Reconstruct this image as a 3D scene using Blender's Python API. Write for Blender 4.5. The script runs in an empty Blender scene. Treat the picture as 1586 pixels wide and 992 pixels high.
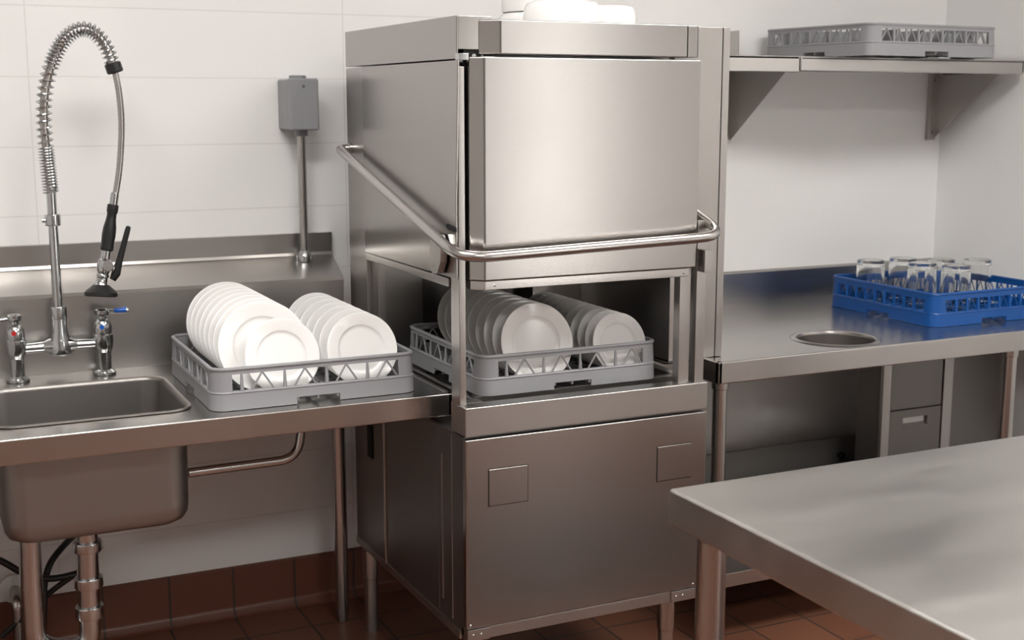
import bpy, bmesh, math, random
from mathutils import Vector, Matrix
random.seed(7)
R = math.radians
S = bpy.context.scene
C = S.collection

# ------------------------------------------------------------------ materials
def _mat(name):
    m = bpy.data.materials.new(name); m.use_nodes = True
    nt = m.node_tree; b = nt.nodes['Principled BSDF']
    return m, nt, b

def plain(name, col, rough=.5, metal=0., spec=.5, noise=0., nscale=40., bump=0.):
    m, nt, b = _mat(name)
    b.inputs['Base Color'].default_value = (*col, 1)
    b.inputs['Roughness'].default_value = rough
    b.inputs['Metallic'].default_value = metal
    b.inputs['Specular IOR Level'].default_value = spec
    tc = nt.nodes.new('ShaderNodeTexCoord')
    n = nt.nodes.new('ShaderNodeTexNoise'); n.inputs['Scale'].default_value = nscale
    nt.links.new(tc.outputs['Object'], n.inputs['Vector'])
    r = nt.nodes.new('ShaderNodeMapRange')
    r.inputs['To Min'].default_value = max(.02, rough - noise); r.inputs['To Max'].default_value = rough + noise
    nt.links.new(n.outputs['Fac'], r.inputs['Value']); nt.links.new(r.outputs['Result'], b.inputs['Roughness'])
    if bump:
        bp = nt.nodes.new('ShaderNodeBump'); bp.inputs['Strength'].default_value = bump
        bp.inputs['Distance'].default_value = .001
        nt.links.new(n.outputs['Fac'], bp.inputs['Height']); nt.links.new(bp.outputs['Normal'], b.inputs['Normal'])
    return m

def steel(name, col=(.46, .443, .425), rough=.3, brush=(3, 220, 220), aniso=0., smear=.03, bump=.04, var=.035, vscale=(2.5, 2.5, 2.5)):
    """brushed stainless: fine grain stretched along one direction, cloudy wear"""
    m, nt, b = _mat(name); L = nt.links.new
    b.inputs['Metallic'].default_value = 1
    tc = nt.nodes.new('ShaderNodeTexCoord')
    mp = nt.nodes.new('ShaderNodeMapping'); mp.inputs['Scale'].default_value = brush
    L(tc.outputs['Object'], mp.inputs['Vector'])
    n = nt.nodes.new('ShaderNodeTexNoise'); n.inputs['Scale'].default_value = 1; n.inputs['Detail'].default_value = 3
    L(mp.outputs['Vector'], n.inputs['Vector'])
    mp2 = nt.nodes.new('ShaderNodeMapping'); mp2.inputs['Scale'].default_value = vscale
    L(tc.outputs['Object'], mp2.inputs['Vector'])
    cl = nt.nodes.new('ShaderNodeTexNoise'); cl.inputs['Scale'].default_value = 1; cl.inputs['Detail'].default_value = 2
    L(mp2.outputs['Vector'], cl.inputs['Vector'])
    rr = nt.nodes.new('ShaderNodeMapRange')
    rr.clamp = False; rr.inputs['From Min'].default_value = .25; rr.inputs['From Max'].default_value = .75
    rr.inputs['To Min'].default_value = rough - smear; rr.inputs['To Max'].default_value = rough + smear
    L(cl.outputs['Fac'], rr.inputs['Value']); L(rr.outputs['Result'], b.inputs['Roughness'])
    mx = nt.nodes.new('ShaderNodeMix'); mx.data_type = 'RGBA'
    mx.inputs['A'].default_value = (*[c * (1 - var) for c in col], 1)
    mx.inputs['B'].default_value = (*[min(1, c * (1 + var)) for c in col], 1)
    L(cl.outputs['Fac'], mx.inputs['Factor']); L(mx.outputs['Result'], b.inputs['Base Color'])
    bp = nt.nodes.new('ShaderNodeBump'); bp.inputs['Strength'].default_value = bump; bp.inputs['Distance'].default_value = .001
    L(n.outputs['Fac'], bp.inputs['Height']); L(bp.outputs['Normal'], b.inputs['Normal'])
    if aniso:
        b.inputs['Anisotropic'].default_value = aniso
        t = nt.nodes.new('ShaderNodeTangent'); t.direction_type = 'RADIAL'; t.axis = 'Z'
        L(t.outputs['Tangent'], b.inputs['Tangent'])
    return m

def tile_mat(name, axes, tile, off, c1, c2, grout, gw, rough, bump=.35, fade=None, noise=.03):
    """stack-bond tiles from object coordinates; axes picks the two coordinates"""
    m, nt, b = _mat(name); L = nt.links.new
    tc = nt.nodes.new('ShaderNodeTexCoord')
    sx = nt.nodes.new('ShaderNodeSeparateXYZ'); L(tc.outputs['Object'], sx.inputs[0])
    def math_(op, a, bb):
        k = nt.nodes.new('ShaderNodeMath'); k.operation = op
        for i, v in enumerate((a, bb)):
            if v is None: continue
            if isinstance(v, (int, float)): k.inputs[i].default_value = v
            else: L(v, k.inputs[i])
        return k.outputs[0]
    ds, cells = [], []
    for ax, t, o in zip(axes, tile, off):
        q = math_('DIVIDE', math_('SUBTRACT', sx.outputs[ax], o), t)
        fl = math_('FLOOR', q, None); cells.append(fl)
        fr = math_('SUBTRACT', q, fl)
        d = math_('MULTIPLY', math_('MINIMUM', fr, math_('SUBTRACT', 1, fr)), t)
        ds.append(d)
    dist = math_('MINIMUM', ds[0], ds[1])
    mr = nt.nodes.new('ShaderNodeMapRange'); mr.interpolation_type = 'SMOOTHSTEP'
    mr.inputs['From Min'].default_value = gw * .4; mr.inputs['From Max'].default_value = gw
    L(dist, mr.inputs['Value']); fac = mr.outputs['Result']
    if fade is not None:               # plain painted stretch past this x: joints filled
        s = nt.nodes.new('ShaderNodeMapRange'); s.inputs['From Min'].default_value = fade; s.inputs['From Max'].default_value = fade + .25
        s.inputs['To Min'].default_value = 0; s.inputs['To Max'].default_value = .93
        L(sx.outputs['X'], s.inputs['Value']); fac = math_('MAXIMUM', fac, s.outputs['Result'])
    cv = nt.nodes.new('ShaderNodeCombineXYZ'); L(cells[0], cv.inputs[0]); L(cells[1], cv.inputs[1])
    wn = nt.nodes.new('ShaderNodeTexWhiteNoise'); L(cv.outputs[0], wn.inputs['Vector'])
    no = nt.nodes.new('ShaderNodeTexNoise'); no.inputs['Scale'].default_value = 14; no.inputs['Detail'].default_value = 6
    L(tc.outputs['Object'], no.inputs['Vector'])
    f2 = math_('MULTIPLY', math_('ADD', wn.outputs['Value'], no.outputs['Fac']), .5)
    m1 = nt.nodes.new('ShaderNodeMix'); m1.data_type = 'RGBA'
    m1.inputs['A'].default_value = (*c1, 1); m1.inputs['B'].default_value = (*c2, 1); L(f2, m1.inputs['Factor'])
    m2 = nt.nodes.new('ShaderNodeMix'); m2.data_type = 'RGBA'
    m2.inputs['A'].default_value = (*grout, 1); L(m1.outputs['Result'], m2.inputs['B']); L(fac, m2.inputs['Factor'])
    L(m2.outputs['Result'], b.inputs['Base Color'])
    b.inputs['Roughness'].default_value = rough
    h = math_('ADD', fac, math_('MULTIPLY', no.outputs['Fac'], noise))
    bp = nt.nodes.new('ShaderNodeBump'); bp.inputs['Strength'].default_value = bump; bp.inputs['Distance'].default_value = .002
    L(h, bp.inputs['Height']); L(bp.outputs['Normal'], b.inputs['Normal'])
    return m

def emit(name, col, strength):
    m, nt, b = _mat(name)
    b.inputs['Base Color'].default_value = (*col, 1)
    b.inputs['Emission Color'].default_value = (*col, 1); b.inputs['Emission Strength'].default_value = strength
    return m

WALLC = (.83, .825, .815)
M = {
 'steel': steel('brushed_steel'),
 'hood': steel('brushed_hood_steel', (.405, .39, .375), rough=.21, smear=.02, brush=(3, 3, 260), aniso=.5, bump=.02),
 'top': steel('worn_table_steel', (.50, .484, .466), rough=.235, smear=.025, var=.04, bump=.015, vscale=(2, 5, 2)),
 'basin': steel('dull_basin_steel', (.34, .322, .306), rough=.46, bump=.06),
 'dark': steel('dark_and_shaded_steel', (.22, .21, .20), rough=.38),  # darkened steel copy; chamber and chute shade is put into its colour
 'chrome': plain('polished_chrome', (.57, .585, .59), .16, 1, noise=.04),
 'satin': steel('satin_tube_steel', (.50, .482, .468), rough=.25, brush=(120, 120, 120), bump=.02),
 'black': plain('black_rubber', (.012, .012, .012), .38, noise=.05),
 'gap': plain('shadow_gap_black', (.006, .006, .006), .8),  # flat black pieces carry the shade of slots and recesses in their colour
 'grey': plain('grey_rack_plastic', (.275, .277, .29), .42, noise=.05, bump=.05, nscale=120),
 'blue': plain('blue_rack_plastic', (.003, .072, .29), .36, noise=.05, bump=.04, nscale=120),
 'china': plain('white_china', (.86, .855, .84), .12, noise=.02),
 'boxgrey': plain('grey_box_plastic', (.27, .275, .29), .4, noise=.04),
 'panel': plain('dull_grey_panel', (.20, .19, .18), .5),
 'red': plain('red_index', (.45, .02, .02), .3),
 'indigo': plain('blue_index', (.01, .10, .45), .3),
 'paint': plain('white_wall_paint', WALLC, .55, noise=.05, bump=.12, nscale=60),
 'sidepaint': plain('grey_side_wall_paint', (.62, .61, .595), .6),
 'ceil': plain('ceiling_paint', (.82, .82, .80), .7),
 'shade': plain('grey_far_wall_paint', (.38, .37, .36), .6),
 'lamp': emit('lamp_diffuser', (1, .975, .945), 23.0),
 'day': emit('daylight_pane', (1, .98, .95), 11.0),
 'frame': plain('white_frame', (.75, .75, .73), .4),
}
M['prep'] = steel('prep_table_steel', (.60, .585, .565), rough=.33, smear=.06, bump=.012, var=.09, vscale=(2, 7, 3))
M['walltile'] = tile_mat('white_wall_tile', ('X', 'Z'), (.87, .1845), (.337, .296), (.84, .835, .825), (.855, .85, .84), (.75, .735, .72), .0026, .42, bump=.15, fade=1.75)
M['floortile'] = tile_mat('terracotta_floor_tile', ('X', 'Y'), (.192, .192), (.052, .014), (.155, .064, .038), (.205, .085, .048), (.05, .038, .032), .0045, .42, bump=.5)
M['basetile'] = tile_mat('terracotta_base_tile', ('X', 'Z'), (.188, 1.0), (.072, -.5), (.13, .045, .026), (.165, .057, .032), (.05, .038, .032), .0045, .38, bump=.5)
m, nt, b = _mat('clear_glass')
b.inputs['Base Color'].default_value = (.97, .98, .98, 1); b.inputs['Roughness'].default_value = 0.01
b.inputs['Transmission Weight'].default_value = 1; b.inputs['IOR'].default_value = 1.45
M['glass'] = m

# ------------------------------------------------------------------ mesh helpers
def merge(bm, t):
    me = bpy.data.meshes.new('t'); t.to_mesh(me); t.free(); bm.from_mesh(me); bpy.data.meshes.remove(me)

def BM(): return bmesh.new()

def box(bm, x0, x1, y0, y1, z0, z1, bev=.0, seg=2):
    t = bmesh.new(); bmesh.ops.create_cube(t, size=1)
    for v in t.verts:
        v.co = Vector((x0 + (v.co.x + .5) * (x1 - x0), y0 + (v.co.y + .5) * (y1 - y0), z0 + (v.co.z + .5) * (z1 - z0)))
    if bev: bmesh.ops.bevel(t, geom=t.edges[:], offset=bev, segments=seg, profile=.5, affect='EDGES')
    merge(bm, t); return bm

def prism(bm, pts, axis, a0, a1, bev=0., seg=2):
    """pts in the two other axes (cyclic order x,y,z without axis), extruded along axis"""
    t = bmesh.new()
    def co(p, a):
        return {'x': (a, p[0], p[1]), 'y': (p[0], a, p[1]), 'z': (p[0], p[1], a)}[axis]
    A = [t.verts.new(co(p, a0)) for p in pts]; Bv = [t.verts.new(co(p, a1)) for p in pts]
    t.faces.new(A); t.faces.new(Bv[::-1]); n = len(pts)
    for i in range(n): t.faces.new((A[i], Bv[i], Bv[(i + 1) % n], A[(i + 1) % n]))
    bmesh.ops.recalc_face_normals(t, faces=t.faces[:])
    if bev: bmesh.ops.bevel(t, geom=t.edges[:], offset=bev, segments=seg, profile=.5, affect='EDGES')
    merge(bm, t); return bm

def lathe(bm, prof, seg=32, mat=None):
    """prof list of (r,z) about local z; r=0 ends are closed to a point"""
    t = bmesh.new(); rings = []
    for r, z in prof:
        if r < 1e-6: rings.append([t.verts.new((0, 0, z))])
        else: rings.append([t.verts.new((r * math.cos(2 * math.pi * i / seg), r * math.sin(2 * math.pi * i / seg), z)) for i in range(seg)])
    for a, b_ in zip(rings, rings[1:]):
        for i in range(seg):
            j = (i + 1) % seg
            if len(a) == 1 and len(b_) == 1: continue
            if len(a) == 1: t.faces.new((a[0], b_[i], b_[j]))
            elif len(b_) == 1: t.faces.new((a[i], b_[0], a[j]))
            else: t.faces.new((a[i], b_[i], b_[j], a[j]))
    bmesh.ops.recalc_face_normals(t, faces=t.faces[:])
    if mat is not None: t.transform(mat)
    merge(bm, t); return bm

def aim(p, d):
    """matrix that takes local z to direction d, origin to p"""
    return Matrix.Translation(p) @ Vector(d).to_track_quat('Z', 'Y').to_matrix().to_4x4()

def cyl(bm, p, d, r, h, seg=24, bev=.0, r2=None):
    r2 = r if r2 is None else r2
    prof = [(0, 0), (r - bev, 0), (r, bev), (r2, h - bev), (r2 - bev, h), (0, h)] if bev else [(0, 0), (r, 0), (r2, h), (0, h)]
    return lathe(bm, prof, seg, aim(p, d))

def fillet(pts, rad, n=8):
    pts = [Vector(p) for p in pts]; out = [pts[0]]
    for i in range(1, len(pts) - 1):
        a, p, c = pts[i - 1], pts[i], pts[i + 1]
        u = (a - p).normalized(); w = (c - p).normalized()
        ang = u.angle(w); d = min(rad / math.tan(ang / 2), (a - p).length * .49, (c - p).length * .49)
        for k in range(n + 1):
            s = k / n; q0 = p + u * d; q1 = p + w * d
            out.append(q0 * (1 - s) ** 2 + p * 2 * s * (1 - s) + q1 * s ** 2)
    out.append(pts[-1]); return out

def smooth_path(pts, n=10):
    P = [Vector(p) for p in pts]; P = [P[0] * 2 - P[1]] + P + [P[-1] * 2 - P[-2]]; out = []
    for i in range(1, len(P) - 2):
        for k in range(n):
            t = k / n; a, b_, c, d = P[i - 1:i + 3]
            out.append(.5 * ((2 * b_) + (c - a) * t + (2 * a - 5 * b_ + 4 * c - d) * t * t + (3 * b_ - a - 3 * c + d) * t ** 3))
    out.append(P[-2]); return out

def frames(pts):
    pts = [Vector(p) for p in pts]; T = []
    for i in range(len(pts)):
        T.append((pts[min(i + 1, len(pts) - 1)] - pts[max(i - 1, 0)]).normalized())
    n = T[0].orthogonal().normalized(); out = []
    for i, p in enumerate(pts):
        n = (n - T[i] * n.dot(T[i])).normalized(); out.append((p, T[i], n, T[i].cross(n)))
    return out

def tube(bm, pts, r, seg=16, caps=True):
    t = bmesh.new(); rings = []
    F = frames(pts)
    for i, (p, T, n, b_) in enumerate(F):
        rr = r[i] if isinstance(r, (list, tuple)) else r
        rings.append([t.verts.new(p + (n * math.cos(2 * math.pi * k / seg) + b_ * math.sin(2 * math.pi * k / seg)) * rr) for k in range(seg)])
    for a, c in zip(rings, rings[1:]):
        for k in range(seg): t.faces.new((a[k], a[(k + 1) % seg], c[(k + 1) % seg], c[k]))
    if caps: t.faces.new(rings[0][::-1]); t.faces.new(rings[-1])
    bmesh.ops.recalc_face_normals(t, faces=t.faces[:])
    merge(bm, t); return bm

def coil(bm, pts, pitch, R_, r, seg=6, per=14, pitch_fn=None):
    """spring wire wound about a path"""
    F = frames(pts); L = [0.]
    for a, b_ in zip(pts, pts[1:]): L.append(L[-1] + (b_ - a).length)
    out = []; s = 0.; ang = 0.; i = 0
    while s < L[-1]:
        while i < len(L) - 2 and L[i + 1] < s: i += 1
        f = (s - L[i]) / max(1e-9, L[i + 1] - L[i])
        p = F[i][0].lerp(F[i + 1][0], f); n = F[i][2].lerp(F[i + 1][2], f).normalized(); b_ = F[i][3].lerp(F[i + 1][3], f).normalized()
        out.append(p + (n * math.cos(ang) + b_ * math.sin(ang)) * R_)
        pt = pitch_fn(s / L[-1]) if pitch_fn else pitch
        s += pt / per; ang += 2 * math.pi / per
    return tube(bm, out, r, seg)

def wpos(o):
    v = Vector((0, 0, 0))
    while o is not None: v += o.location; o = o.parent
    return v

def obj(name, bm, mat, parent=None, base=None, smooth=35, label=None):
    """one mesh object; bm holds scene coordinates, base sets the origin"""
    me = bpy.data.meshes.new(name)
    org = wpos(parent) if parent is not None else Vector(base or (0, 0, 0))
    bm.transform(Matrix.Translation(-org)); bm.to_mesh(me); bm.free()
    me.materials.append(mat if not isinstance(mat, str) else M[mat])
    if smooth:
        me.shade_smooth(); me.set_sharp_from_angle(angle=R(smooth))
    o = bpy.data.objects.new(name, me); C.objects.link(o)
    if smooth:
        wn = o.modifiers.new('weighted_normal', 'WEIGHTED_NORMAL'); wn.keep_sharp = True; wn.weight = 80
    if parent is not None: o.parent = parent
    else: o.location = org
    if label: o['label'] = label
    return o

def tag(o, label, cat, group=None):
    o['label'] = label; o['category'] = cat
    if group: o['group'] = group
    return o

def thing(name, label, cat, loc, group=None):
    o = bpy.data.objects.new(name, None); C.objects.link(o); o.location = loc
    o.empty_display_size = .05
    return tag(o, label, cat, group)

def struct(name, bm, mat, **k):
    o = obj(name, bm, mat, **k); o['kind'] = 'structure'; return o

def dup(root, label=None, group=None):
    r = root.copy(); C.objects.link(r)
    if label: r['label'] = label
    if group: r['group'] = group
    for ch in list(root.children):
        c = ch.copy(); C.objects.link(c); c.parent = r
        for g in list(ch.children):
            d = g.copy(); C.objects.link(d); d.parent = c
    return r

# ------------------------------------------------------------------ the room
RX, LX, BY, FY, H = 3.52, -1.7, 3.66, -2.6, 2.75
struct('floor', box(BM(), LX, RX, FY, BY, -.1, 0), 'floortile', smooth=0)
struct('ceiling', box(BM(), LX, RX, FY, BY, H, H + .1), 'ceil', smooth=0)
struct('wall_back', box(BM(), LX - .1, RX + .1, BY, BY + .1, -.1, H + .1), 'walltile', smooth=0)
WY0, WY1, WZ0, WZ1 = -1.9, -1.35, .12, 2.35
bm = BM()                                         # right wall with a window opening behind the viewer
for y0, y1, z0, z1 in ((FY, WY0, -.1, H + .1), (WY1, BY, -.1, H + .1), (WY0, WY1, -.1, WZ0), (WY0, WY1, WZ1, H + .1)):
    box(bm, RX, RX + .1, y0, y1, z0, z1)
struct('wall_right', bm, 'paint', smooth=0)
struct('wall_left', box(BM(), LX - .1, LX, FY, BY, -.1, H + .1), 'sidepaint', smooth=0)
struct('wall_front', box(BM(), LX - .1, RX + .1, FY - .1, FY, -.1, H + .1), 'shade', smooth=0)
w = struct('window_1', box(BM(), RX + .06, RX + .08, WY0, WY1, WZ0, WZ1), 'day', smooth=0)
bm = BM()
for y in (WY0, (WY0 + WY1) / 2 - .02, WY1 - .04): box(bm, RX + .03, RX + .058, y, y + .04, WZ0, WZ1)
for z in (WZ0, WZ1 - .04): box(bm, RX + .03, RX + .058, WY0, WY1, z, z + .04)
obj('window_frame', bm, 'frame', w)
bm = BM()                                         # coved tile skirting
prism(bm, [(BY, 0), (BY - .035, 0), (BY - .024, .006), (BY - .015, .018), (BY - .012, .03), (BY - .012, .145), (BY, .150)], 'x', LX, RX)
struct('baseboard_back', bm, 'basetile', smooth=50)

for i, (x, y) in enumerate(((.2, 1.85), (2.4, 1.55), (1.0, -.5))):  # last panel is unseen, added to brighten the floor and steel fronts
    side = ['above the sink table', 'above the steel prep table', 'added behind the viewer as fill'][i]
    t = thing('ceiling_light', 'flat white ceiling light panel ' + side, 'ceiling light', (x, y, H), 'ceiling light panels')
    bm = BM()
    for a in (-1, 1):
        box(bm, x + a * .6 - .02, x + a * .6 + .02, y - .3, y + .3, H - .035, H)
        box(bm, x - .6, x + .6, y + a * .3 - .02, y + a * .3 + .02, H - .035, H)
    obj('frame', bm, 'frame', t); obj('diffuser', box(BM(), x - .58, x + .58, y - .28, y + .28, H - .02, H - .005), 'lamp', t)

# ------------------------------------------------------------------ sink table on the left
CT = .83
t = thing('sink_table', 'stainless steel sink table with basin and sloped splashback against the tiled wall', 'sink table', (.45, 3.1, 0))
sx0, sx1, sy0, sy1, sr = .15, .572, 2.875, 3.272, .05
def rrect(x0, x1, y0, y1, r, n=6):
    out = []
    for cx, cy, a0 in ((x1 - r, y0 + r, -90), (x1 - r, y1 - r, 0), (x0 + r, y1 - r, 90), (x0 + r, y0 + r, 180)):
        for k in range(n + 1):
            a = R(a0 + 90 * k / n); out.append((cx + r * math.cos(a), cy + r * math.sin(a)))
    return out

def plate_with_hole(bm, outer, hole, z):
    """flat sheet between an outline and a hole (both ccw)"""
    vs = [[bm.verts.new((x, y, z)) for x, y in loop] for loop in (outer, hole)]
    es = []
    for l in vs:
        for a, b_ in zip(l, l[1:] + l[:1]): es.append(bm.edges.new((a, b_)))
    bmesh.ops.triangle_fill(bm, use_beauty=True, use_dissolve=False, edges=es)
    return vs
TX0, TX1, TYF, TYB = -1.66, 1.172, 2.775, 3.425
outline = [(TX0, TYF + .004), (TX1 - .004, TYF + .004), (TX1 - .004, 3.24), (1.118, 3.24), (1.118, TYB), (TX0, TYB)]
bm = BM(); hole = rrect(sx0, sx1, sy0, sy1, sr)
plate_with_hole(bm, outline, hole, CT); plate_with_hole(bm, outline, hole, CT - .003)
bmesh.ops.recalc_face_normals(bm, faces=bm.faces[:])
box(bm, TX0, TX1, TYF, TYF + .02, CT - .055, CT + .0015, .004, 3)       # front apron
box(bm, TX1 - .014, TX1, TYF, 3.24, CT - .055, CT + .0015, .004, 3)     # right-hand apron
obj('tabletop', bm, 'top', t)
bm = BM()                                        # basin: drawn bowl with rounded corners and floor
loops = []
for z, ins, r in ((CT + .0016, -.006, sr + .006), (CT + .001, 0, sr), (CT - .006, .005, sr), (CT - .225, .008, sr), (CT - .248, .0105, sr), (CT - .263, .018, sr), (CT - .272, .031, sr), (CT - .2755, .05, sr)):
    loops.append([bm.verts.new((x, y, z)) for x, y in rrect(sx0 + ins, sx1 - ins, sy0 + ins, sy1 - ins, r)])
for a, c in zip(loops, loops[1:]):
    for k in range(len(a)): bm.faces.new((a[k], a[(k + 1) % len(a)], c[(k + 1) % len(a)], c[k]))
bm.faces.new(loops[-1]); bmesh.ops.recalc_face_normals(bm, faces=bm.faces[:])
n0 = len(bm.faces)
bmesh.ops.solidify(bm, geom=bm.faces[:], thickness=-.004)
bmesh.ops.recalc_face_normals(bm, faces=bm.faces[:])
bas = obj('sink_basin', bm, 'basin', t, smooth=50)
obj('drain', lathe(BM(), [(0, 0), (.035, 0), (.045, .004), (.05, .002), (.05, -.012), (0, -.012)], 32, Matrix.Translation((.35, 3.07, CT - .2735))), 'chrome', bas)
# splashback: riser, sloped ledge, upstand; right-hand end flares with the ledge
bm = BM()
prof = [(3.425, CT), (3.43, 1.028), (3.440, 1.036), (3.632, 1.078), (3.636, 1.086), (3.636, 1.142), (3.657, 1.142), (3.657, 1.06), (3.45, 1.01), (3.445, CT)]
endx = [1.112, 1.118, 1.12, 1.150, 1.150, 1.152, 1.152, 1.150, 1.118, 1.112]
A = [bm.verts.new((TX0, y, z)) for y, z in prof]; B = [bm.verts.new((x, y, z)) for x, (y, z) in zip(endx, prof)]
for k in range(len(prof)):
    j = (k + 1) % len(prof); bm.faces.new((A[k], B[k], B[j], A[j]))
bm.faces.new(A[::-1]); bm.faces.new(B)
bmesh.ops.recalc_face_normals(bm, faces=bm.faces[:])
obj('splashback', bm, 'steel', t, smooth=25)
def table_leg(parent, x, y, ztop, r, mat='satin', collar=True, name='leg'):
    bm = BM(); cyl(bm, (x, y, .02), (0, 0, 1), r, ztop - .02, 28)
    cyl(bm, (x, y, 0), (0, 0, 1), r * .86, .03, 28, .003)
    lg = obj(name, bm, mat, parent)
    if collar: obj('collar', cyl(BM(), (x, y, ztop - .085), (0, 0, 1), r * 1.18, .083, 28, .003), mat, lg)
    return lg
table_leg(t, 1.104, 3.47, .79, .020, collar=False)
table_leg(t, -1.56, 3.45, .79, .0175, collar=False); table_leg(t, -1.56, 2.84, .775, .0175, collar=False); table_leg(t, -.45, 3.45, .79, .0175, collar=False)

# pre-rinse faucet
fx, fy = .346, 3.37
t = thing('pre_rinse_faucet', 'chrome pre-rinse faucet with spring hose standing behind the sink basin', 'faucet', (fx, fy, CT))
bm = BM()
for s in (-1, 1):
    x = fx + s * .105
    lathe(bm, [(0, 0), (.028, 0), (.028, .006), (.021, .011), (.0175, .013), (.0175, .055), (.019, .06), (.024, .072), (.0255, .09), (.0255, .103), (.021, .108), (0, .108)], 28, Matrix.Translation((x, fy, CT + .001)))
tube(bm, [(fx - .09, fy, .912), (fx - .03, fy, .913)], [.0125, .014], 20)
tube(bm, [(fx + .03, fy, .913), (fx + .09, fy, .912)], [.014, .0125], 20)
tube(bm, smooth_path([(fx - .04, fy, .913), (fx - .02, fy, .914), (fx, fy, .914), (fx + .02, fy, .914), (fx + .04, fy, .913)], 4), [.014 + .010 * math.sin(math.pi * i / 16) for i in range(17)], 20)
lathe(bm, [(.028, -.018), (.030, 0), (.025, .018), (.0195, .04), (.0185, .08), (.0185, .083), (0, .083)], 28, Matrix.Translation((fx, fy, .912)))
lathe(bm, [(0, -.026), (.014, -.024), (.028, -.018)], 28, Matrix.Translation((fx, fy, .912)))
obj('faucet_body', bm, 'chrome', t)
bm = BM(); cyl(bm, (fx, fy, .985), (0, 0, 1), .0118, .32, 24)
ri = obj('riser', bm, 'chrome', t)
bm = BM(); lathe(bm, [(0, 0), (.020, 0), (.0205, .003), (.0205, .028), (.019, .031), (0, .031)], 28, Matrix.Translation((fx, fy, .983)))
obj('collar', bm, 'chrome', ri)
bm = BM(); lathe(bm, [(0, 0), (.0185, 0), (.0195, .003), (.0195, .025), (.0185, .028), (0, .028)], 28, Matrix.Translation((fx, fy, 1.218)))
cyl(bm, (fx - .026, fy - .004, 1.232), (1, 0, 0), .006, .01, 16)
obj('collar', bm, 'chrome', ri)
for s, nm, im, lb in ((-1, 'hot', 'red', 'chrome hot lever with red dot'), (1, 'cold', 'indigo', 'chrome cold lever with blue dot')):
    x = fx + s * .105; z = CT + .109
    bm = BM()
    lathe(bm, [(0, -.002), (.0225, -.002), (.0235, .012), (.022, .024), (.016, .033), (.011, .036), (.011, .044), (.0165, .046), (.0175, .050), (.0175, .059), (.014, .062), (0, .062)], 28, Matrix.Translation((x, fy, z)))
    d = (1, -.12, .02) if s > 0 else (-1, -.1, -.1)
    tube(bm, [Vector((x, fy, z + .053)) + Vector(d).normalized() * k for k in (.010, .022, .045, .062, .066)], [.0055, .005, .0065, .008, .006], 14)
    hd = obj(nm + '_handle', bm, 'chrome', t, label=lb)
    obj('index_button', cyl(BM(), (x - .006 * 0 - .004, fy - .0205, z + .017), (-.15, -1, .15), .006, .005, 16), im, hd, label='red dot' if s < 0 else 'blue dot')
    if s > 0: obj('index_ring', lathe(BM(), [(.0115, 0), (.0178, 0), (.0179, .0125), (.0115, .0125)], 20, Matrix.Translation((x, fy, z + .0465)) ), 'indigo', hd, label='blue band under the cold lever cap') if False else obj('lever_inlay', tube(BM(), [Vector((x, fy - .0015, z + .0545)) + Vector(d).normalized() * k for k in (.03, .06)], [.006, .0075], 12), 'indigo', hd, label='blue inlay on the cold lever')
# spring path: up the riser and over to the right
sp = [(fx, fy, 1.298), (.342, fy, 1.38), (.3395, fy, 1.47), (.346, fy, 1.545), (.366, fy, 1.615), (.398, fy, 1.672), (.436, fy, 1.698), (.470, fy, 1.690), (.497, fy, 1.655), (.512, fy, 1.607)]
P = smooth_path(sp, 10)
bm = BM(); tube(bm, [Vector((fx, fy, 1.26))] + P, .0102, 16)
obj('inner_hose', bm, 'steel', t)
bm = BM(); coil(bm, P, .01, .0178, .0023, 6, 14, lambda s: .0072 if s < .20 else (.0165 if s < .56 else (.0095 if s < .86 else .0125)))
obj('spring', bm, 'chrome', t)
bm = BM(); d = (P[-1] - P[-3]).normalized(); cyl(bm, P[-1] - d * .012, d, .0205, .026, 28, .003)
obj('spring_cap', bm, 'black', t, label='black spring end cap')
hp = smooth_path([P[-1] + d * .008, (.5215, fy - .003, 1.54), (.5225, fy - .006, 1.46), (.512, fy - .01, 1.36), (.497, fy - .014, 1.285)], 14)
bm = BM(); tube(bm, hp, [.0078 + (.0006 if i % 2 else 0) for i in range(len(hp))], 16)
obj('hose', bm, 'satin', t)
# spray gun, built along its own axis downwards
g0 = Vector((.4965, fy - .014, 1.292)); g1 = Vector((.447, fy - .022, 1.045)); gd = (g1 - g0).normalized(); GM = aim(g0, gd)
bm = BM(); lathe(bm, [(0, -.004), (.0095, -.004), (.0105, 0), (.0105, .026), (.009, .029), (0, .029)], 24, GM)
spv = obj('hose_ferrule', bm, 'chrome', t)
bm = BM(); lathe(bm, [(0, .14), (.0115, .14), (.0115, .165), (.0165, .17), (.0175, .182), (.0165, .196), (.0135, .203), (.0155, .206), (.0155, .211), (.013, .214), (.0145, .228), (.022, .238), (0, .238)], 24, GM)
spv = obj('spray_valve', bm, 'chrome', t)
bm = BM(); lathe(bm, [(0, .026), (.013, .026), (.014, .029), (.014, .044), (.0115, .050), (.0125, .065), (.016, .085), (.017, .105), (.0155, .128), (.0165, .133), (.0165, .141), (.014, .144), (0, .144)], 24, GM)
obj('grip', bm, 'black', t, label='black rubber grip')
bm = BM(); nd = Vector((-.10, -.12, -1)).normalized(); nb = g0 + gd * .232
lathe(bm, [(0, 0), (.020, 0), (.024, .004), (.036, .014), (.0405, .020), (.0405, .027), (.036, .030), (.03, .026), (0, .026)], 32, aim(nb, nd))
obj('spray_head', bm, 'black', t, label='black rubber spray head')
lv0 = g0 + gd * .212 + Vector((.030, -.006, 0)); lv1 = Vector((.524, fy - .03, 1.212))
bm = BM(); u = (lv1 - lv0)
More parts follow.
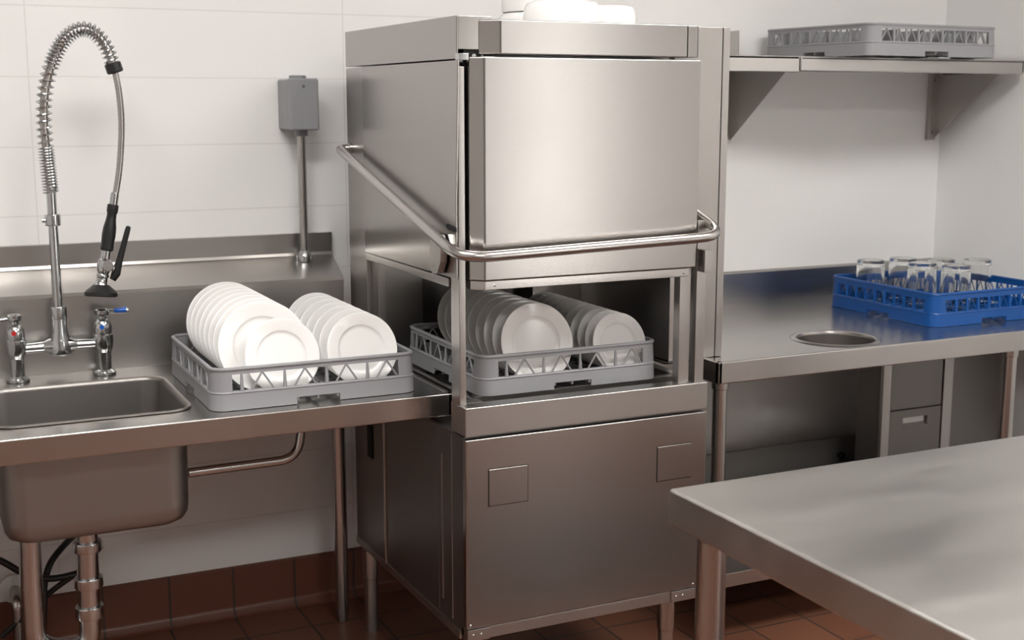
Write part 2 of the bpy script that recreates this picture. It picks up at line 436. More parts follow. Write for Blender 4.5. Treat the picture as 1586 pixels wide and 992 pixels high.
tube(bm, [lv0 - u * .06 + Vector((-.004, 0, 0)), lv0 + u * .06, lv0 + u * .3, lv0 + u * .6, lv0 + u * .9, lv0 + u * .98, lv0 + u], [.008, .0115, .0085, .0072, .0068, .006, .003], 14)
obj('trigger_lever', bm, 'black', t, label='black trigger lever')
bm = BM(); q = g0 + gd * .183
cyl(bm, q + Vector((.004, -.024, .002)), (0.1, -1, 0), .0145, .008, 22, .002)
tube(bm, [q + Vector((0, -.01, 0)), q + Vector((.02, -.008, -.004)), lv0 + u * .04], .007, 12)
obj('pivot_knob', bm, 'chrome', spv)

# drain under the sink: two tail pieces joined by a U-bend
t = thing('drain_trap', 'chrome U-shaped drain pipes hanging under the sink basin', 'drain pipe', (.28, 3.07, .15))
bm = BM(); rr = .0255
pts = fillet([(.35, 3.07, CT - .287), (.347, 3.07, .40), (.343, 3.07, .212), (.218, 3.07, .248), (.2185, 3.07, .40), (.223, 3.07, .548)], .062, 12)
tube(bm, pts, rr, 24); obj('pipe', bm, 'chrome', t)
for z, h in ((.467, .024), (.376, .026), (.300, .030)):
    bm = BM(); x = .3435 + (z - .19) * .02
    lathe(bm, [(rr * .98, 0), (.032, 0), (.0335, .003), (.0335, h - .003), (.032, h), (rr * .98, h)], 32, Matrix.Translation((x, 3.07, z))); obj('coupling_nut', bm, 'chrome', t)
for i, (pts, r, lb) in enumerate((
    ([(-.05, 3.6, .42), (.08, 3.52, .37), (.17, 3.5, .33), (.235, 3.49, .283), (.30, 3.48, .262), (.40, 3.5, .262)], .009, 'thick black rubber hose sagging behind the drain pipes'),
    ([(.40, 3.655, .33), (.345, 3.58, .315), (.305, 3.54, .285), (.285, 3.52, .24), (.278, 3.5, .19), (.27, 3.5, .10), (.26, 3.5, .012)], .009, 'black hose bending out of the wall down to the floor behind the drain'),
    ([(.17, 3.56, .09), (.24, 3.55, .15), (.31, 3.55, .205), (.39, 3.56, .25), (.45, 3.655, .27)], .008, 'black hose slanting up to the wall below the other hoses'))):
    o = obj('rubber_hose', tube(BM(), smooth_path(pts, 8), r, 14), 'black', base=pts[-1])
    tag(o, lb, 'hose', 'rubber hoses under the sink')
t = thing('wall_supply_pipe', 'short grey supply pipe with round wall flange low behind the drain', 'pipe', (.215, 3.6, .0))
bm = BM(); tube(bm, fillet([(.215, 3.648, .19), (.215, 3.56, .19), (.213, 3.56, .0)], .03), .015, 18); obj('pipe', bm, 'satin', t)
obj('wall_flange', lathe(BM(), [(0, 0), (.042, 0), (.04, .008), (.02, .018), (0, .018)], 28, aim((.215, BY - .0125, .19), (0, -1, 0))), 'frame', t, label='pale round wall flange')
bm = BM(); tube(bm, fillet([(.58, 3.0, .648), (.848, 3.0, .651), (.868, 3.0, .775)], .055, 12), .0115, 18)
o = obj('overflow_pipe', bm, 'satin', base=(.7, 3.0, .65)); tag(o, 'thin steel pipe bending up under the sink table right of the basin', 'pipe')

# electrical box and conduit
t = thing('electrical_box', 'grey plastic electrical box on a steel conduit beside the dishwasher', 'electrical box', (1.06, 3.6, 1.075))
bm = BM(); box(bm, 1.007, 1.087, 3.558, BY, 1.445, 1.585, .005, 3); o = obj('box_body', bm, 'boxgrey', t)
bm = BM(); box(bm, 1.005, 1.089, 3.526, 3.5565, 1.443, 1.587, .006, 3); l = obj('cover', bm, 'boxgrey', t)
obj('screw', cyl(BM(), (1.045, 3.527, 1.565), (0, -1, 0), .004, .002, 14), 'satin', l)
obj('top_plug', cyl(BM(), (1.050, 3.60, 1.584), (0, 0, 1), .024, .012, 26, .002), 'boxgrey', t)
obj('cable_gland', cyl(BM(), (1.053, 3.59, 1.425), (0, 0, 1), .019, .022, 26, .002), 'boxgrey', t)
bm = BM(); cyl(bm, (1.053, 3.59, 1.075), (0, 0, 1), .0125, .352, 24); obj('conduit', bm, 'satin', t)
obj('base_flange', lathe(BM(), [(0, -.012), (.022, -.012), (.023, .002), (.019, .010), (.013, .020), (0, .020)], 28, Matrix.Translation((1.053, 3.59, 1.078))), 'chrome', t)

# ------------------------------------------------------------------ dish racks
def rack_proto(name, mat, w=.5, d=.5, h=.098, style='plate', dividers=0):
    root = bpy.data.objects.new(name, None); C.objects.link(root); root.empty_display_size = .05
    rc, th = .036, .0045
    z_lv = [0, .016, .044, .082, h]                       # notch top, window bottom, window top, rim
    hx, hy = w / 2, d / 2
    def side(L):                                          # stations along one straight side
        e = L / 2 - rc; win = e - .012
        return [-e, -win, -.052, .052, win, e]
    per = []                                              # (x, y, nx, ny, tag of the segment that follows)
    tags = ['solid', 'win', 'notch', 'win', 'solid']
    for sgn, (L, off) in enumerate(((w, hy), (d, hx), (w, hy), (d, hx))):
        a = -math.pi / 2 + sgn * math.pi / 2; nx, ny = math.cos(a), math.sin(a); tx, ty = -ny, nx
        st = side(L)
        for k, s in enumerate(st):
            per.append((nx * off + tx * s, ny * off + ty * s, nx, ny, tags[k] if k < 5 else 'corner'))
        cx, cy = nx * (off - rc) + tx * (st[-1]), ny * (off - rc) + ty * (st[-1])
        for k in range(1, 6):
            q = a + math.pi / 2 * k / 6
            per.append((cx + rc * math.cos(q), cy + rc * math.sin(q), math.cos(q), math.sin(q), 'corner'))
    N = len(per); bm = BM()
    def taper(z): return -.0045 * z / h
    nz = len(z_lv)
    O = [[bm.verts.new((x + nx * taper(z), y + ny * taper(z), z)) for z in z_lv] for x, y, nx, ny, _ in per]
    I = [[bm.verts.new((x + nx * (taper(z) - th), y + ny * (taper(z) - th), z)) for z in z_lv] for x, y, nx, ny, _ in per]
    def solid(i, j):
        g = per[i % N][4]
        if j == 0 and g == 'notch': return False
        if j == 2 and g in ('win', 'notch'): return False
        return True
    for i in range(N):
        k = (i + 1) % N
        for j in range(nz - 1):
            if not solid(i, j): continue
            bm.faces.new((O[i][j], O[k][j], O[k][j + 1], O[i][j + 1])); bm.faces.new((I[i][j + 1], I[k][j + 1], I[k][j], I[i][j]))
            if j == 0 or not solid(i, j - 1): bm.faces.new((O[i][j], I[i][j], I[k][j], O[k][j]))
            if j == nz - 2 or not solid(i, j + 1): bm.faces.new((O[i][j + 1], O[k][j + 1], I[k][j + 1], I[i][j + 1]))
            if not solid(i - 1, j): bm.faces.new((O[i][j], O[i][j + 1], I[i][j + 1], I[i][j]))
            if not solid(i + 1, j): bm.faces.new((O[k][j], I[k][j], I[k][j + 1], O[k][j + 1]))
    bmesh.ops.recalc_face_normals(bm, faces=bm.faces[:])
    # rolled top rim, moulding line, window frame
    def ring(z, out, r, seg=8):
        pts = [Vector((x + nx * (taper(z) + out), y + ny * (taper(z) + out), z)) for x, y, nx, ny, _ in per]
        t_ = bmesh.new(); rings = []
        for i, (x, y, nx, ny, _) in enumerate(per):
            rings.append([t_.verts.new(pts[i] + Vector((nx, ny, 0)) * r * math.cos(2 * math.pi * q / seg) + Vector((0, 0, r * math.sin(2 * math.pi * q / seg)))) for q in range(seg)])
        for i in range(N):
            a, c = rings[i], rings[(i + 1) % N]
            for q in range(seg): t_.faces.new((a[q], c[q], c[(q + 1) % seg], a[(q + 1) % seg]))
        bmesh.ops.recalc_face_normals(t_, faces=t_.faces[:]); merge(bm, t_)
    ring(h - .004, -th / 2 + .0008, .0046); ring(z_lv[2] - .004, -th / 2 + .001, .0032, 6)
    fr = obj('frame', bm, mat, root, smooth=40)
    # lattice of bars in each window
    zb, zt = z_lv[2] - .001, z_lv[3] + .001
    def bar(bm, p, q, r):
        tube(bm, [p, q], r, 6)
    for sgn, (L, off, nm) in enumerate(((w, hy, 'front'), (d, hx, 'side'), (w, hy, 'front'), (d, hx, 'side'))):
        a = -math.pi / 2 + sgn * math.pi / 2; nx, ny = math.cos(a), math.sin(a); tx, ty = -ny, nx
        win = L / 2 - rc - .012; bm = BM()
        def P3(s, z, inn=0.): return Vector((nx * (off - th / 2 + taper(z) - inn) + tx * s, ny * (off - th / 2 + taper(z) - inn) + ty * s, z))
        if style == 'plate':
            per_ = 2 * win / 4
            for k in range(4):
                s0 = -win + k * per_
                m_ = s0 + per_ * .70
                tube(bm, [P3(s0 + per_ * .22, zb), P3(s0 + per_ * .22, zt)], [.0048, .0026], 6)
                bar(bm, P3(m_, zt), P3(m_ - per_ * .26, zb), .0023); bar(bm, P3(m_, zt), P3(m_ + per_ * .26, zb), .0023)
        else:
            n_ = 9; per_ = 2 * win / n_
            for k in range(n_):
                s0 = -win + k * per_
                if k: tube(bm, [P3(s0, zb), P3(s0, zt)], [.0045, .0045], 6)
                bar(bm, P3(s0 + .004, zb, .006), P3(s0 + per_ * .5, zt, .006), .0022)
                bar(bm, P3(s0 + per_ - .004, zb, .006), P3(s0 + per_ * .5, zt, .006), .0022)
        obj('lattice', bm, mat, root)
    bm = BM()                                            # open floor grid on which the load stands
    n_ = 10
    for k in range(1, n_):
        s = -hx + .008 + (w - .016) * k / n_; box(bm, s - .0025, s + .0025, -hy + .004, hy - .004, .008, .0165)
        s = -hy + .008 + (d - .016) * k / n_; box(bm, -hx + .004, hx - .004, s - .0025, s + .0025, .008, .0165)
    obj('floor_grid', bm, mat, root)
    if dividers:
        bm = BM()
        for k in range(1, dividers):
            s = -hx + w * k / dividers; box(bm, s - .0012, s + .0012, -hy + .006, hy - .006, .0166, .080)
            s = -hy + d * k / dividers; box(bm, -hx + .006, hx - .006, s - .0012, s + .0012, .0166, .080)
        obj('divider_grid', bm, mat, root)
    return root

rk = rack_proto('dish_rack', 'grey', .497, .497); rk.location = (.8545, 3.075, CT + .0015)
tag(rk, 'grey plastic dish rack of white plates on the sink table', 'dish rack', 'grey dish racks')
rk2 = dup(rk, 'grey plastic dish rack of white plates inside the open dishwasher', 'grey dish racks'); rk2.location = (1.4645, 2.958, CT)
rk3 = rack_proto('dish_rack', 'grey', .57, .50, .098, 'glass', 5); rk3.location = (2.968, 3.385, 1.662); rk3.rotation_euler.z = R(4)
tag(rk3, 'empty grey plastic dish rack on the wall shelf', 'dish rack', 'grey dish racks')
rkb = rack_proto('glass_rack', 'blue', .505, .505, .105, 'glass'); rkb.location = (3.117, 3.212, CT + .0015)
tag(rkb, 'bright blue plastic rack holding upturned glasses on the right-hand steel table', 'glass rack')

# ------------------------------------------------------------------ plates
def plate_mesh(R_):
    s = R_ / .109
    pr = [(0, .0052), (.060, .0052), (.068, .0066), (.072, .0098), (.075, .0118), (.098, .0165), (.1065, .0182), (.109, .0176), (.1088, .0158),
          (.097, .0118), (.075, .0070), (.070, .0035), (.064, .0012), (.062, -.0008), (.058, -.0008), (.057, .0012), (0, .0012)]
    return lathe(BM(), [(r * s, z * s) for r, z in pr], 72)
def plate_run(diam, x, y0, y1, n, lean, zfloor, labeler, group):
    first = None
    for i in range(n):
        y = y0 + (y1 - y0) * i / max(1, n - 1)
        if first is None: first = o = obj('dinner_plate', plate_mesh(diam / 2), 'china', smooth=45)
        else: o = first.copy(); C.objects.link(o)
        Rr = diam / 2; a = R(lean)
        o.rotation_euler = (R(90 - lean), 0, 0)
        o.location = (x, y + Rr * math.sin(a), zfloor + Rr * math.cos(a))
        tag(o, labeler(i, n), 'plate', group)
ORD = ['first', 'second', 'third', 'fourth', 'fifth', 'sixth', 'seventh', 'eighth', 'ninth', 'tenth', 'eleventh']
def lab(desc, where):
    def f(i, n):
        if i == 0: return f'frontmost {desc} {where}'
        if i == n - 1: return f'rearmost {desc} {where}'
        return f'{desc}, {ORD[i]} from the front {where}'
    return f
zf = CT + .0015 + .0168
plate_run(.178, .785, 2.868, 2.868, 1, 15, zf, lambda i, n: 'small white side plate leaning in front of the large plates on the sink table', 'plates in the rack on the sink table')
plate_run(.215, .752, 2.905, 3.262, 8, 15, zf, lab('large white dinner plate', 'of the left row on the sink table'), 'plates in the rack on the sink table')
plate_run(.176, .982, 2.872, 3.232, 7, 15, zf, lab('medium white plate', 'of the right row on the sink table'), 'plates in the rack on the sink table')
zf = CT + .0168
plate_run(.194, 1.383, 2.733, 3.135, 9, 15, zf, lab('large white dinner plate', 'of the left row in the dishwasher'), 'plates in the dishwasher rack')
plate_run(.152, 1.618, 2.742, 3.145, 11, 15, zf, lab('small white plate', 'of the right row in the dishwasher'), 'plates in the dishwasher rack')

# ------------------------------------------------------------------ pass-through dishwasher
X0, X1, Y0, Y1 = 1.137, 1.800, 2.62, 3.43
t = thing('dishwasher', 'tall stainless pass-through dishwasher with raised hood and bar handle', 'dishwasher', (1.47, 3.02, 0))
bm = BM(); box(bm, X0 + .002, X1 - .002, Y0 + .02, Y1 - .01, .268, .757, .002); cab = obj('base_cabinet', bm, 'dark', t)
bm = BM(); box(bm, X0, X1, Y0, Y0 + .0195, .293, .754, .003, 3); fp = obj('front_panel', bm, 'hood', t)
bm = BM(); box(bm, X0 + .004, X1 - .035, Y0 + .004, Y0 + .045, .262, .291, .002); obj('bottom_rail', bm, 'steel', t)
for x0, x1 in ((X0 + .002, X0 + .06), (X1 - .095, X1 - .02)):
    bm = BM(); box(bm, x0, x1, Y0 - .001, Y0 + .035, .262, .2915, .002)
    br = obj('corner_bracket', bm, 'steel', t)
    for k in (.015, .035): obj('screw', lathe(BM(), [(0, .002), (.002, .0015), (.0035, 0), (0, 0)], 12, aim((x0 + k, Y0 - .001, .277), (0, -1, 0))), 'chrome', br)
for (x0, x1, z0, z1) in ((1.195, 1.296, .590, .678), (1.655, 1.754, .590, .678)):
    bm = BM(); box(bm, x0 - .0015, x1 + .0015, Y0 - .0006, Y0 + .001, z0 - .0015, z1 + .0015); g = obj('access_plate', bm, 'gap', t, label='dark seam round the access plate')
    bm = BM(); box(bm, x0, x1, Y0 - .003, Y0, z0, z1, .0015); obj('plate_face', bm, 'hood', g)
for x in (X0 + .01, X1 - .03): obj('screw', lathe(BM(), [(0, .002), (.002, .0015), (.0035, 0), (0, 0)], 12, aim((x, Y0, .302), (0, -1, 0))), 'chrome', fp)
# left side of the cabinet
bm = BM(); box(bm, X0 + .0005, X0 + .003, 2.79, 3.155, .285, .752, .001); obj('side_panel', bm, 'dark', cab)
bm = BM(); box(bm, X0 - .004, X0 + .003, 3.164, 3.174, .275, .756, .002); obj('side_trim', bm, 'steel', cab)
bm = BM(); box(bm, X0 - .001, X0 + .003, 2.7645, 2.7675, .32, .688, .001); obj('side_trim', bm, 'steel', cab)
bm = BM(); box(bm, X0 - .0005, X0 + .003, 2.7045, 2.7065, .29, .752, .001); obj('side_trim', bm, 'steel', cab)
bm = BM(); box(bm, X0 - .001, X0 + .004, 2.66, 3.42, .256, .277, .001); obj('side_rail', bm, 'steel', cab)
bm = BM(); box(bm, X0 - .002, X0 + .003, 3.27, 3.305, .545, .64); obj('vent_slot', bm, 'gap', cab, label='vent slot, its shade painted black')
# tank rim
bm = BM()
box(bm, X0, X1, Y0, 2.668, .761, CT, .003, 3); box(bm, X0, 1.205, 2.6685, 2.7055, .761, CT, .002)
box(bm, 1.192, X1, 2.669, 3.42, .758, .795)
box(bm, 1.772, X1, 2.706, 3.42, .795, CT, .002); box(bm, 1.192, X1, 3.25, 3.42, .795, CT - .002, .002)
box(bm, 1.192, 1.205, 2.706, 3.25, .795, CT - .004)
obj('tank_rim', bm, 'steel', t)
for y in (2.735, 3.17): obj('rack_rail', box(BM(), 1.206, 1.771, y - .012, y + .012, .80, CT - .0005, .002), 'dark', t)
# posts
for x0, x1, y0, y1, z1 in ((X0, X0 + .017, 2.652, 2.70, 1.60), (1.724, 1.754, 2.64, 2.668, 1.15), (1.767, 1.794, 2.632, 2.66, 1.235), (1.15, 1.172, 3.235, 3.284, 1.30)):
    bm = BM(); box(bm, x0, x1, y0, y1, CT - .001, z1, .002); obj('post', bm, 'steel', t)
bm = BM(); box(bm, X0, 1.30, 3.286, Y1, .757, 1.612, .003); obj('rear_column', bm, 'steel', t)
bm = BM(); box(bm, 1.64, X1, 3.286, Y1, .757, 1.612, .003); obj('rear_column', bm, 'steel', t)
bm = BM(); box(bm, 1.30, 1.64, 3.36, Y1 - .01, .757, 1.612); obj('chamber_back', bm, 'dark', t)  # darker steel puts the chamber's lack of light into the colour
# hood
bm = BM(); prism(bm, [(1.1605, 2.645), (1.187, Y0), (1.757, Y0), (1.757, 2.70), (1.1605, 2.70)], 'z', 1.121, 1.621, .0035, 3)
hf = obj('hood_front', bm, 'hood', t)
bm = BM(); prism(bm, [(1.163, 2.647), (1.188, Y0 + .002), (1.737, Y0 + .002), (1.737, 2.70), (1.163, 2.70)], 'z', 1.100, 1.1205, .0015); rim = obj('hood_rim', bm, 'satin', hf)
for x in (1.213, 1.722): obj('screw', lathe(BM(), [(0, .002), (.002, .0015), (.0035, 0), (0, 0)], 12, aim((x, Y0 + .002, 1.110), (0, -1, 0))), 'chrome', rim)
bm = BM(); prism(bm, [(2.656, 1.125), (3.282, 1.121), (3.282, 1.613), (2.64, 1.613), (2.656, 1.30)][::-1], 'x', X0 - .005, X0 - .0005, .001); hs = obj('hood_side', bm, 'hood', t)
bm = BM(); box(bm, X0 - .004, X0 + .012, 2.705, 3.28, 1.101, 1.1205, .0015); obj('side_rim', bm, 'satin', hs)
bm = BM(); box(bm, 1.745, 1.757, 2.701, 3.282, 1.105, 1.613); obj('hood_side', bm, 'steel', t)
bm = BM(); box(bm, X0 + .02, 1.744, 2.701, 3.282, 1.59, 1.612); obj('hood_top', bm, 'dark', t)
# latch slot and handle bracket near the front edge
bm = BM(); prism(bm, [(2.652, 1.232), (2.70, 1.234), (2.712, 1.243), (2.70, 1.248), (2.652, 1.242)], 'x', X0 - .0065, X0 - .004); obj('latch_slot', bm, 'gap', hs, label='latch slot, its shade painted black')
bm = BM(); box(bm, X0 - .009, X0 - .005, 2.75, 2.805, 1.128, 1.225, .001); hb = obj('handle_bracket', bm, 'steel', t)
bm = BM(); prism(bm, [(2.752, 1.128), (2.72, 1.131), (2.700, 1.16), (2.695, 1.20), (2.712, 1.222), (2.752, 1.222)], 'x', X0 - .026, X0 - .009, .001); obj('cam_plate', bm, 'steel', hb)
for y, z in ((2.784, 1.142), (2.74, 1.147)): obj('screw', lathe(BM(), [(0, .002), (.002, .0015), (.0035, 0), (0, 0)], 12, aim((X0 - (.009 if y > 2.76 else .026), y, z), (-1, 0, 0))), 'chrome', hb)
bm = BM(); prism(bm, [(1.768, 1.11), (1.79, 1.11), (1.79, 1.165), (1.768, 1.165)], 'y', 2.60, 2.632, .001); obj('handle_bracket', bm, 'steel', t)
# cap
bm = BM(); prism(bm, [(2.657, 1.71), (2.657, 1.6165), (Y1, 1.6165), (Y1, 1.71)], 'x', X0, X0 + .004, .0012)
box(bm, X0 + .003, 1.222, 2.657, 2.70, 1.637, 1.71, .002); box(bm, X0 + .003, 1.222, 2.699, Y1, 1.6165, 1.71, .001)
obj('cap_side', bm, 'hood', t)
bm = BM(); prism(bm, [(1.190, 2.656), (1.227, Y0), (1.717, Y0), (1.717, 2.76), (1.190, 2.76)], 'z', 1.6265, 1.702, .003, 3); obj('cap_front', bm, 'hood', t)
bm = BM(); prism(bm, [(1.7185, Y0 + .001), (1.745, Y0 + .002), (1.757, Y0 + .014), (1.757, 2.76), (1.7185, 2.76)], 'z', 1.6265, 1.7, .002); obj('cap_end', bm, 'hood', t)
bm = BM(); box(bm, 1.2225, 1.757, 2.761, Y1, 1.615, 1.70, .002); obj('cap_top', bm, 'hood', t)
bm = BM(); box(bm, X0 + .02, 1.199, 2.662, 2.669, 1.60, 1.64); obj('hinge_recess', bm, 'gap', t, label='gap below the cap, its shade painted black')
bm = BM(); box(bm, X0 - .001, X0 + .022, 2.64, 2.662, 1.6135, 1.628, .001); cyl(bm, (1.172, 2.652, 1.622), (0, -1, 0), .005, .012, 14); obj('hinge_block', bm, 'chrome', t)
# side control column standing at the right
bm = BM(); box(bm, 1.846, 1.995, 2.876, 3.42, CT + .001, 1.716, .003)
box(bm, 1.9955, 2.018, 2.8745, 3.42, CT + .001, 1.716, .003); cc = obj('control_column', bm, 'steel', t)
bm = BM(); box(bm, 1.758, 1.8455, 3.0, 3.40, 1.62, 1.70, .002); obj('column_bridge', bm, 'steel', t)
# lift handle
zb_, zf_ = 1.392, 1.192
hx0, hx1, hyf = X0 - .037, 1.797, 2.557
HP = fillet([(X0 + .002, 3.391, zb_ + .004), (hx0, 3.391, zb_ + .004), (hx0, hyf, 1.184), (hx1, hyf, 1.204), (hx1, 3.36, 1.47)], .075, 14)
bm = BM(); tube(bm, HP, .0122, 24); hd = obj('lift_handle', bm, 'satin', t)
bm = BM(); cyl(bm, (X0 - .012, 3.391, zb_ + .004), (1, 0, 0), .0155, .014, 24, .002); obj('pivot_collar', bm, 'satin', hd)
for x, y in ((X0 + .024, 3.372), (1.738, 2.695), (X0 + .055, 2.695), (1.738, 3.37)):
    bm = BM(); lathe(bm, [(0, .265), (.0225, .265), (.0225, .165), (.0205, .155), (0, .155)], 28, Matrix.Translation((x, y, 0)))
    lg = obj('leg', bm, 'satin', t)
    bm = BM(); lathe(bm, [(0, .156), (.0196, .156), (.0196, .02), (.0205, .016), (.0205, 0), (0, 0)], 28, Matrix.Translation((x, y, 0))); obj('foot', bm, 'satin', lg)

# white crockery upturned on top of the dishwasher
def crock(x, y, r, h, z, lb):
    bm = BM()
    lathe(bm, [(0, h), (r * .80, h), (r * .9, h - .004), (r * .965, h - .014), (r, h - .03), (r, .003), (r - .003, 0), (r - .007, .003), (r - .009, h - .03), (r * .85, h - .012), (0, h - .01)], 56)
    o = obj('serving_bowl', bm, 'china', smooth=50); o.location = (x, y, z)
    tag(o, lb, 'bowl', 'white bowls on the dishwasher')
crock(1.468, 2.787, .0935, .056, 1.702, 'widest white upturned bowl in front on top of the dishwasher')
crock(1.640, 2.875, .075, .058, 1.70, 'white upturned bowl at the right end on top of the dishwasher')
crock(1.501, 2.998, .094, .045, 1.70, 'low white bowl under another at the back left on top of the dishwasher')
crock(1.505, 2.998, .088, .06, 1.7455, 'white bowl stacked on the low bowl at the back left on the dishwasher')

# ------------------------------------------------------------------ right-hand table
t = thing('outlet_table', 'stainless steel table with round scrap hole right of the dishwasher', 'table', (2.75, 3.2, 0))
hc, hr = (2.475, 2.95), .118
outer = [(1.96, 2.804), (3.508, 2.804), (3.508, 3.64), (1.825, 3.64), (1.825, 2.862), (1.96, 2.862)]
circ = [(hc[0] + hr * math.cos(2 * math.pi * k / 48), hc[1] + hr * math.sin(2 * math.pi * k / 48)) for k in range(48)]
bm = BM(); plate_with_hole(bm, outer, circ, CT); plate_with_hole(bm, outer, circ, CT - .003)
bmesh.ops.recalc_face_normals(bm, faces=bm.faces[:])
box(bm, 1.957, 3.51, 2.80, 2.818, CT - .06, CT + .0015, .004, 3); box(bm, 1.957, 1.972, 2.80, 2.90, CT - .06, CT + .0015, .004, 3)
obj('tabletop', bm, 'top', t)
bm = BM(); lathe(bm, [(hr - .006, -.008), (hr - .006, -.004), (hr - .004, .002), (hr + .003, .0042), (hr + .010, .003), (hr + .014, .0005), (hr + .002, 0), (hr - .003, -.006), (hr - .003, -.008)], 56, Matrix.Translation((*hc, CT)))
rg = obj('scrap_ring', bm, 'satin', t)
bm = BM(); lathe(bm, [(hr - .007, -.006), (hr - .012, -.058), (hr - .010, -.058), (hr - .005, -.006), (hr - .007, -.006)], 56, Matrix.Translation((*hc, CT))); obj('chute', bm, 'dark', rg)  # dark steel stands in for the shade down the hole
bm = BM(); prism(bm, [(3.636, CT), (3.636, .935), (3.640, .941), (3.657, .941), (3.657, CT)], 'x', 1.83, 3.51, .001); obj('splashback', bm, 'top', t)
for x, y, r in ((2.006, 2.862, .0195), (3.09, 2.862, .023), (2.006, 3.56, .0195), (3.44, 3.56, .0195)): table_leg(t, x, y, CT - .004 if y > 3 else CT - .004, r)
bm = BM(); box(bm, 1.98, 3.48, 2.835, 3.60, .205, .212); box(bm, 1.98, 3.48, 2.832, 2.845, .172, .2135, .003); us = obj('undershelf', bm, 'steel', t)
bm = BM(); box(bm, 1.98, 3.48, 3.585, 3.60, .2125, .312, .001); rp = obj('rear_panel', bm, 'panel', us)
obj('knob', lathe(BM(), [(0, .028), (.010, .028), (.014, .023), (.015, .014), (.009, .008), (.009, 0), (0, 0)], 24, aim((3.045, 3.585, .245), (0, -1, 0))), 'black', rp, label='black round knob')

# cabinet below it
t = thing('drawer_cabinet', 'narrow steel drawer cabinet standing beneath the right-hand table', 'cabinet', (3.08, 3.26, .2125))
cy = 3.2; zc0, zc1 = .2125, .79
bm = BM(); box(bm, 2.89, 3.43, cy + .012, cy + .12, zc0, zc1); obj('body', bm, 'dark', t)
bm = BM(); box(bm, 2.89, 2.925, cy - .004, cy + .0115, zc0, zc1, .002); obj('stile', bm, 'steel', t)
bm = BM(); box(bm, 3.155, 3.196, cy - .004, cy + .0115, zc0, zc1, .002); obj('stile', bm, 'steel', t)
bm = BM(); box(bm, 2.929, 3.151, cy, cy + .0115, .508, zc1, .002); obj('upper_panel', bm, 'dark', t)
# drawer front with a recessed pull
bm = BM(); dz0, dz1 = zc0 + .004, .503; hx0_, hx1_, hz0, hz1 = 2.985, 3.093, .443, .476
for a in ((2.929, hx0_, dz0, dz1), (hx1_, 3.151, dz0, dz1), (hx0_, hx1_, dz0, hz0), (hx0_, hx1_, hz1, dz1)):
    box(bm, a[0], a[1], cy, cy + .0115, a[2], a[3])
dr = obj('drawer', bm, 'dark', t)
bm = BM(); box(bm, hx0_, hx1_, cy + .009, cy + .0115, hz0, hz1); prism(bm, [(cy - .001, hz0 - .003), (cy + .009, hz0 + .012), (cy + .009, hz0 - .003)], 'x', hx0_, hx1_); obj('recessed_pull', bm, 'satin', dr)
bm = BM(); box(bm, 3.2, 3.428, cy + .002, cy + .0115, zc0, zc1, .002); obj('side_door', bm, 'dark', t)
bm = BM(); box(bm, 3.10, 3.30, cy - .03, cy - .0045, .705, .722, .002); obj('top_rail', bm, 'satin', t)

# ------------------------------------------------------------------ glasses
def glass_mesh():
    h, rb, rt, w_ = .145, .0455, .0525, .0036
    pr = [(0, h - .0005), (rb * .9, h), (rb - .001, h - .0015), (rb, h - .006), (rt, .0015), (rt - .0011, 0), (rt - w_, .0015), (rb - w_ - .003, h - .022), (rb * .78, h - .017), (0, h - .016)]
    return lathe(BM(), pr, 56)
G = [((2.965, 3.37), 'upturned clear glass at the back left corner of the blue rack'),
     ((3.100, 3.362), 'upturned clear glass second from the left, along the back of the blue rack'),
     ((3.068, 3.236), 'upturned clear glass in the middle of the blue rack, behind the nearest one'),
     ((3.122, 3.138), 'upturned clear glass nearest the front of the blue rack'),
     ((3.200, 3.288), 'upturned clear glass half hidden behind the two front glasses of the blue rack'),
     ((3.302, 3.225), 'upturned clear glass at the right end of the blue rack')]
first = None
for (x, y), lb in G:
    if first is None: first = o = obj('drinking_glass', glass_mesh(), 'glass', smooth=50)
    else: o = first.copy(); C.objects.link(o)
    o.location = (x, y, CT + .0015 + .0168); tag(o, lb, 'glass', 'glasses in the blue rack')

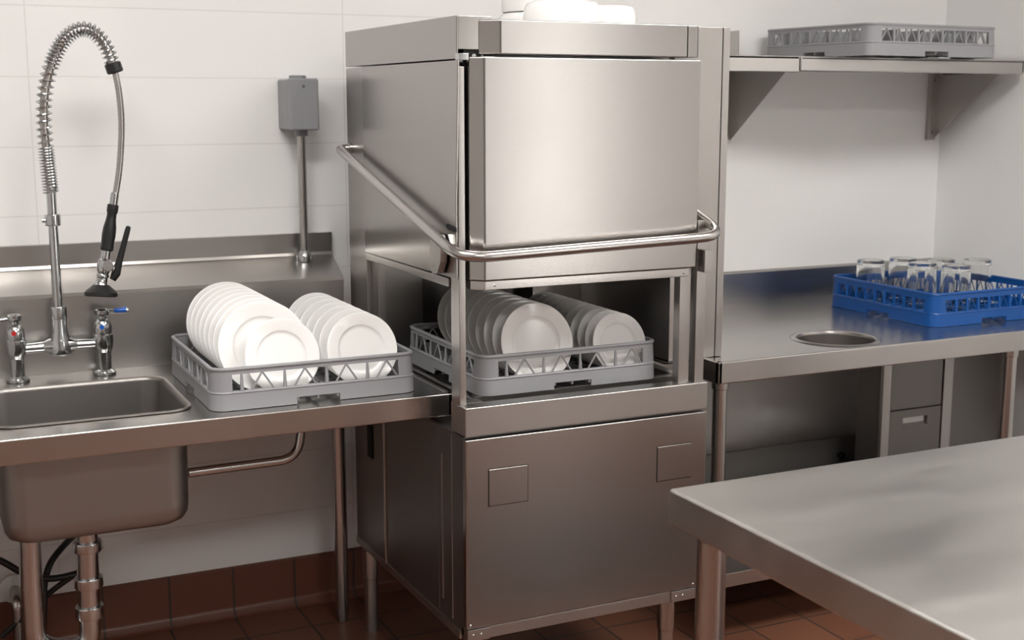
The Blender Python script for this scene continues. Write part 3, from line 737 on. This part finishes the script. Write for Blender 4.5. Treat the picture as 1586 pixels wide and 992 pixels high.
# ------------------------------------------------------------------ wall shelf
t = thing('wall_shelf', 'stainless wall shelf on triangular brackets above the right-hand table', 'shelf', (2.85, 3.5, 1.62))
bm = BM(); box(bm, 2.12, 2.541, 3.25, 3.657, 1.652, 1.660, .001); box(bm, 2.12, 2.541, 3.25, 3.268, 1.612, 1.661, .003, 3)
obj('shelf_board', bm, 'top', t)
bm = BM(); box(bm, 2.544, 3.49, 3.25, 3.657, 1.652, 1.660, .001); box(bm, 2.544, 3.49, 3.25, 3.268, 1.614, 1.662, .006, 3); box(bm, 3.475, 3.49, 3.25, 3.62, 1.614, 1.662, .005, 3)
obj('shelf_board', bm, 'top', t)
bm = BM(); box(bm, 2.525, 2.53, 3.555, 3.657, 1.66, 1.752, .001); obj('end_upstand', bm, 'steel', t)
for xw, x0 in ((2.566, 2.53), (3.478, 3.448)):
    bm = BM(); prism(bm, [(3.648, 1.385), (3.648, 1.651), (3.325, 1.651), (3.325, 1.635)], 'x', xw - .003, xw, .0005)
    box(bm, x0, xw + .001, 3.640, 3.659, 1.383, 1.651, .001); wb = obj('bracket', bm, 'steel', t)
    for z in (1.41, 1.60): obj('screw', lathe(BM(), [(0, .003), (.004, .002), (.006, 0), (0, 0)], 12, aim(((x0 + xw) / 2, 3.64, z), (0, -1, 0))), 'dark', wb)

# ------------------------------------------------------------------ worktop in front
t = thing('prep_table', 'stainless steel prep table in the right foreground with round legs', 'table', (2.05, 1.35, 0))
bm = BM(); box(bm, 1.226, 2.95, .75, 1.90, CT - .068, CT, .006, 4)
obj('tabletop', bm, 'prep', t)
for x, y in ((1.285, 1.845), (2.88, 1.83), (1.285, .82), (2.88, .82)): table_leg(t, x, y, CT - .069, .027, collar=False)

# ------------------------------------------------------------------ camera, world, view
cd = bpy.data.cameras.new('camera'); cam = bpy.data.objects.new('camera', cd); C.objects.link(cam)
cam.location = (0, 0, 1.524)
cam.rotation_euler = (R(90 - 9.7), 0, R(-25.6))
cd.sensor_width = 36; cd.lens = 1985 / 1586 * 36; cd.clip_start = .02
cd.dof.use_dof = True; cd.dof.focus_distance = 3.0; cd.dof.aperture_fstop = 5.0
S.camera = cam
wd = bpy.data.worlds.new('world'); S.world = wd; wd.use_nodes = True
wd.node_tree.nodes['Background'].inputs['Color'].default_value = (.9, .95, 1, 1); wd.node_tree.nodes['Background'].inputs['Strength'].default_value = .3
S.view_settings.view_transform = 'Standard'; S.view_settings.look = 'None'; S.view_settings.gamma = 1
S.view_settings.use_curve_mapping = False; S.view_settings.exposure = 0.0
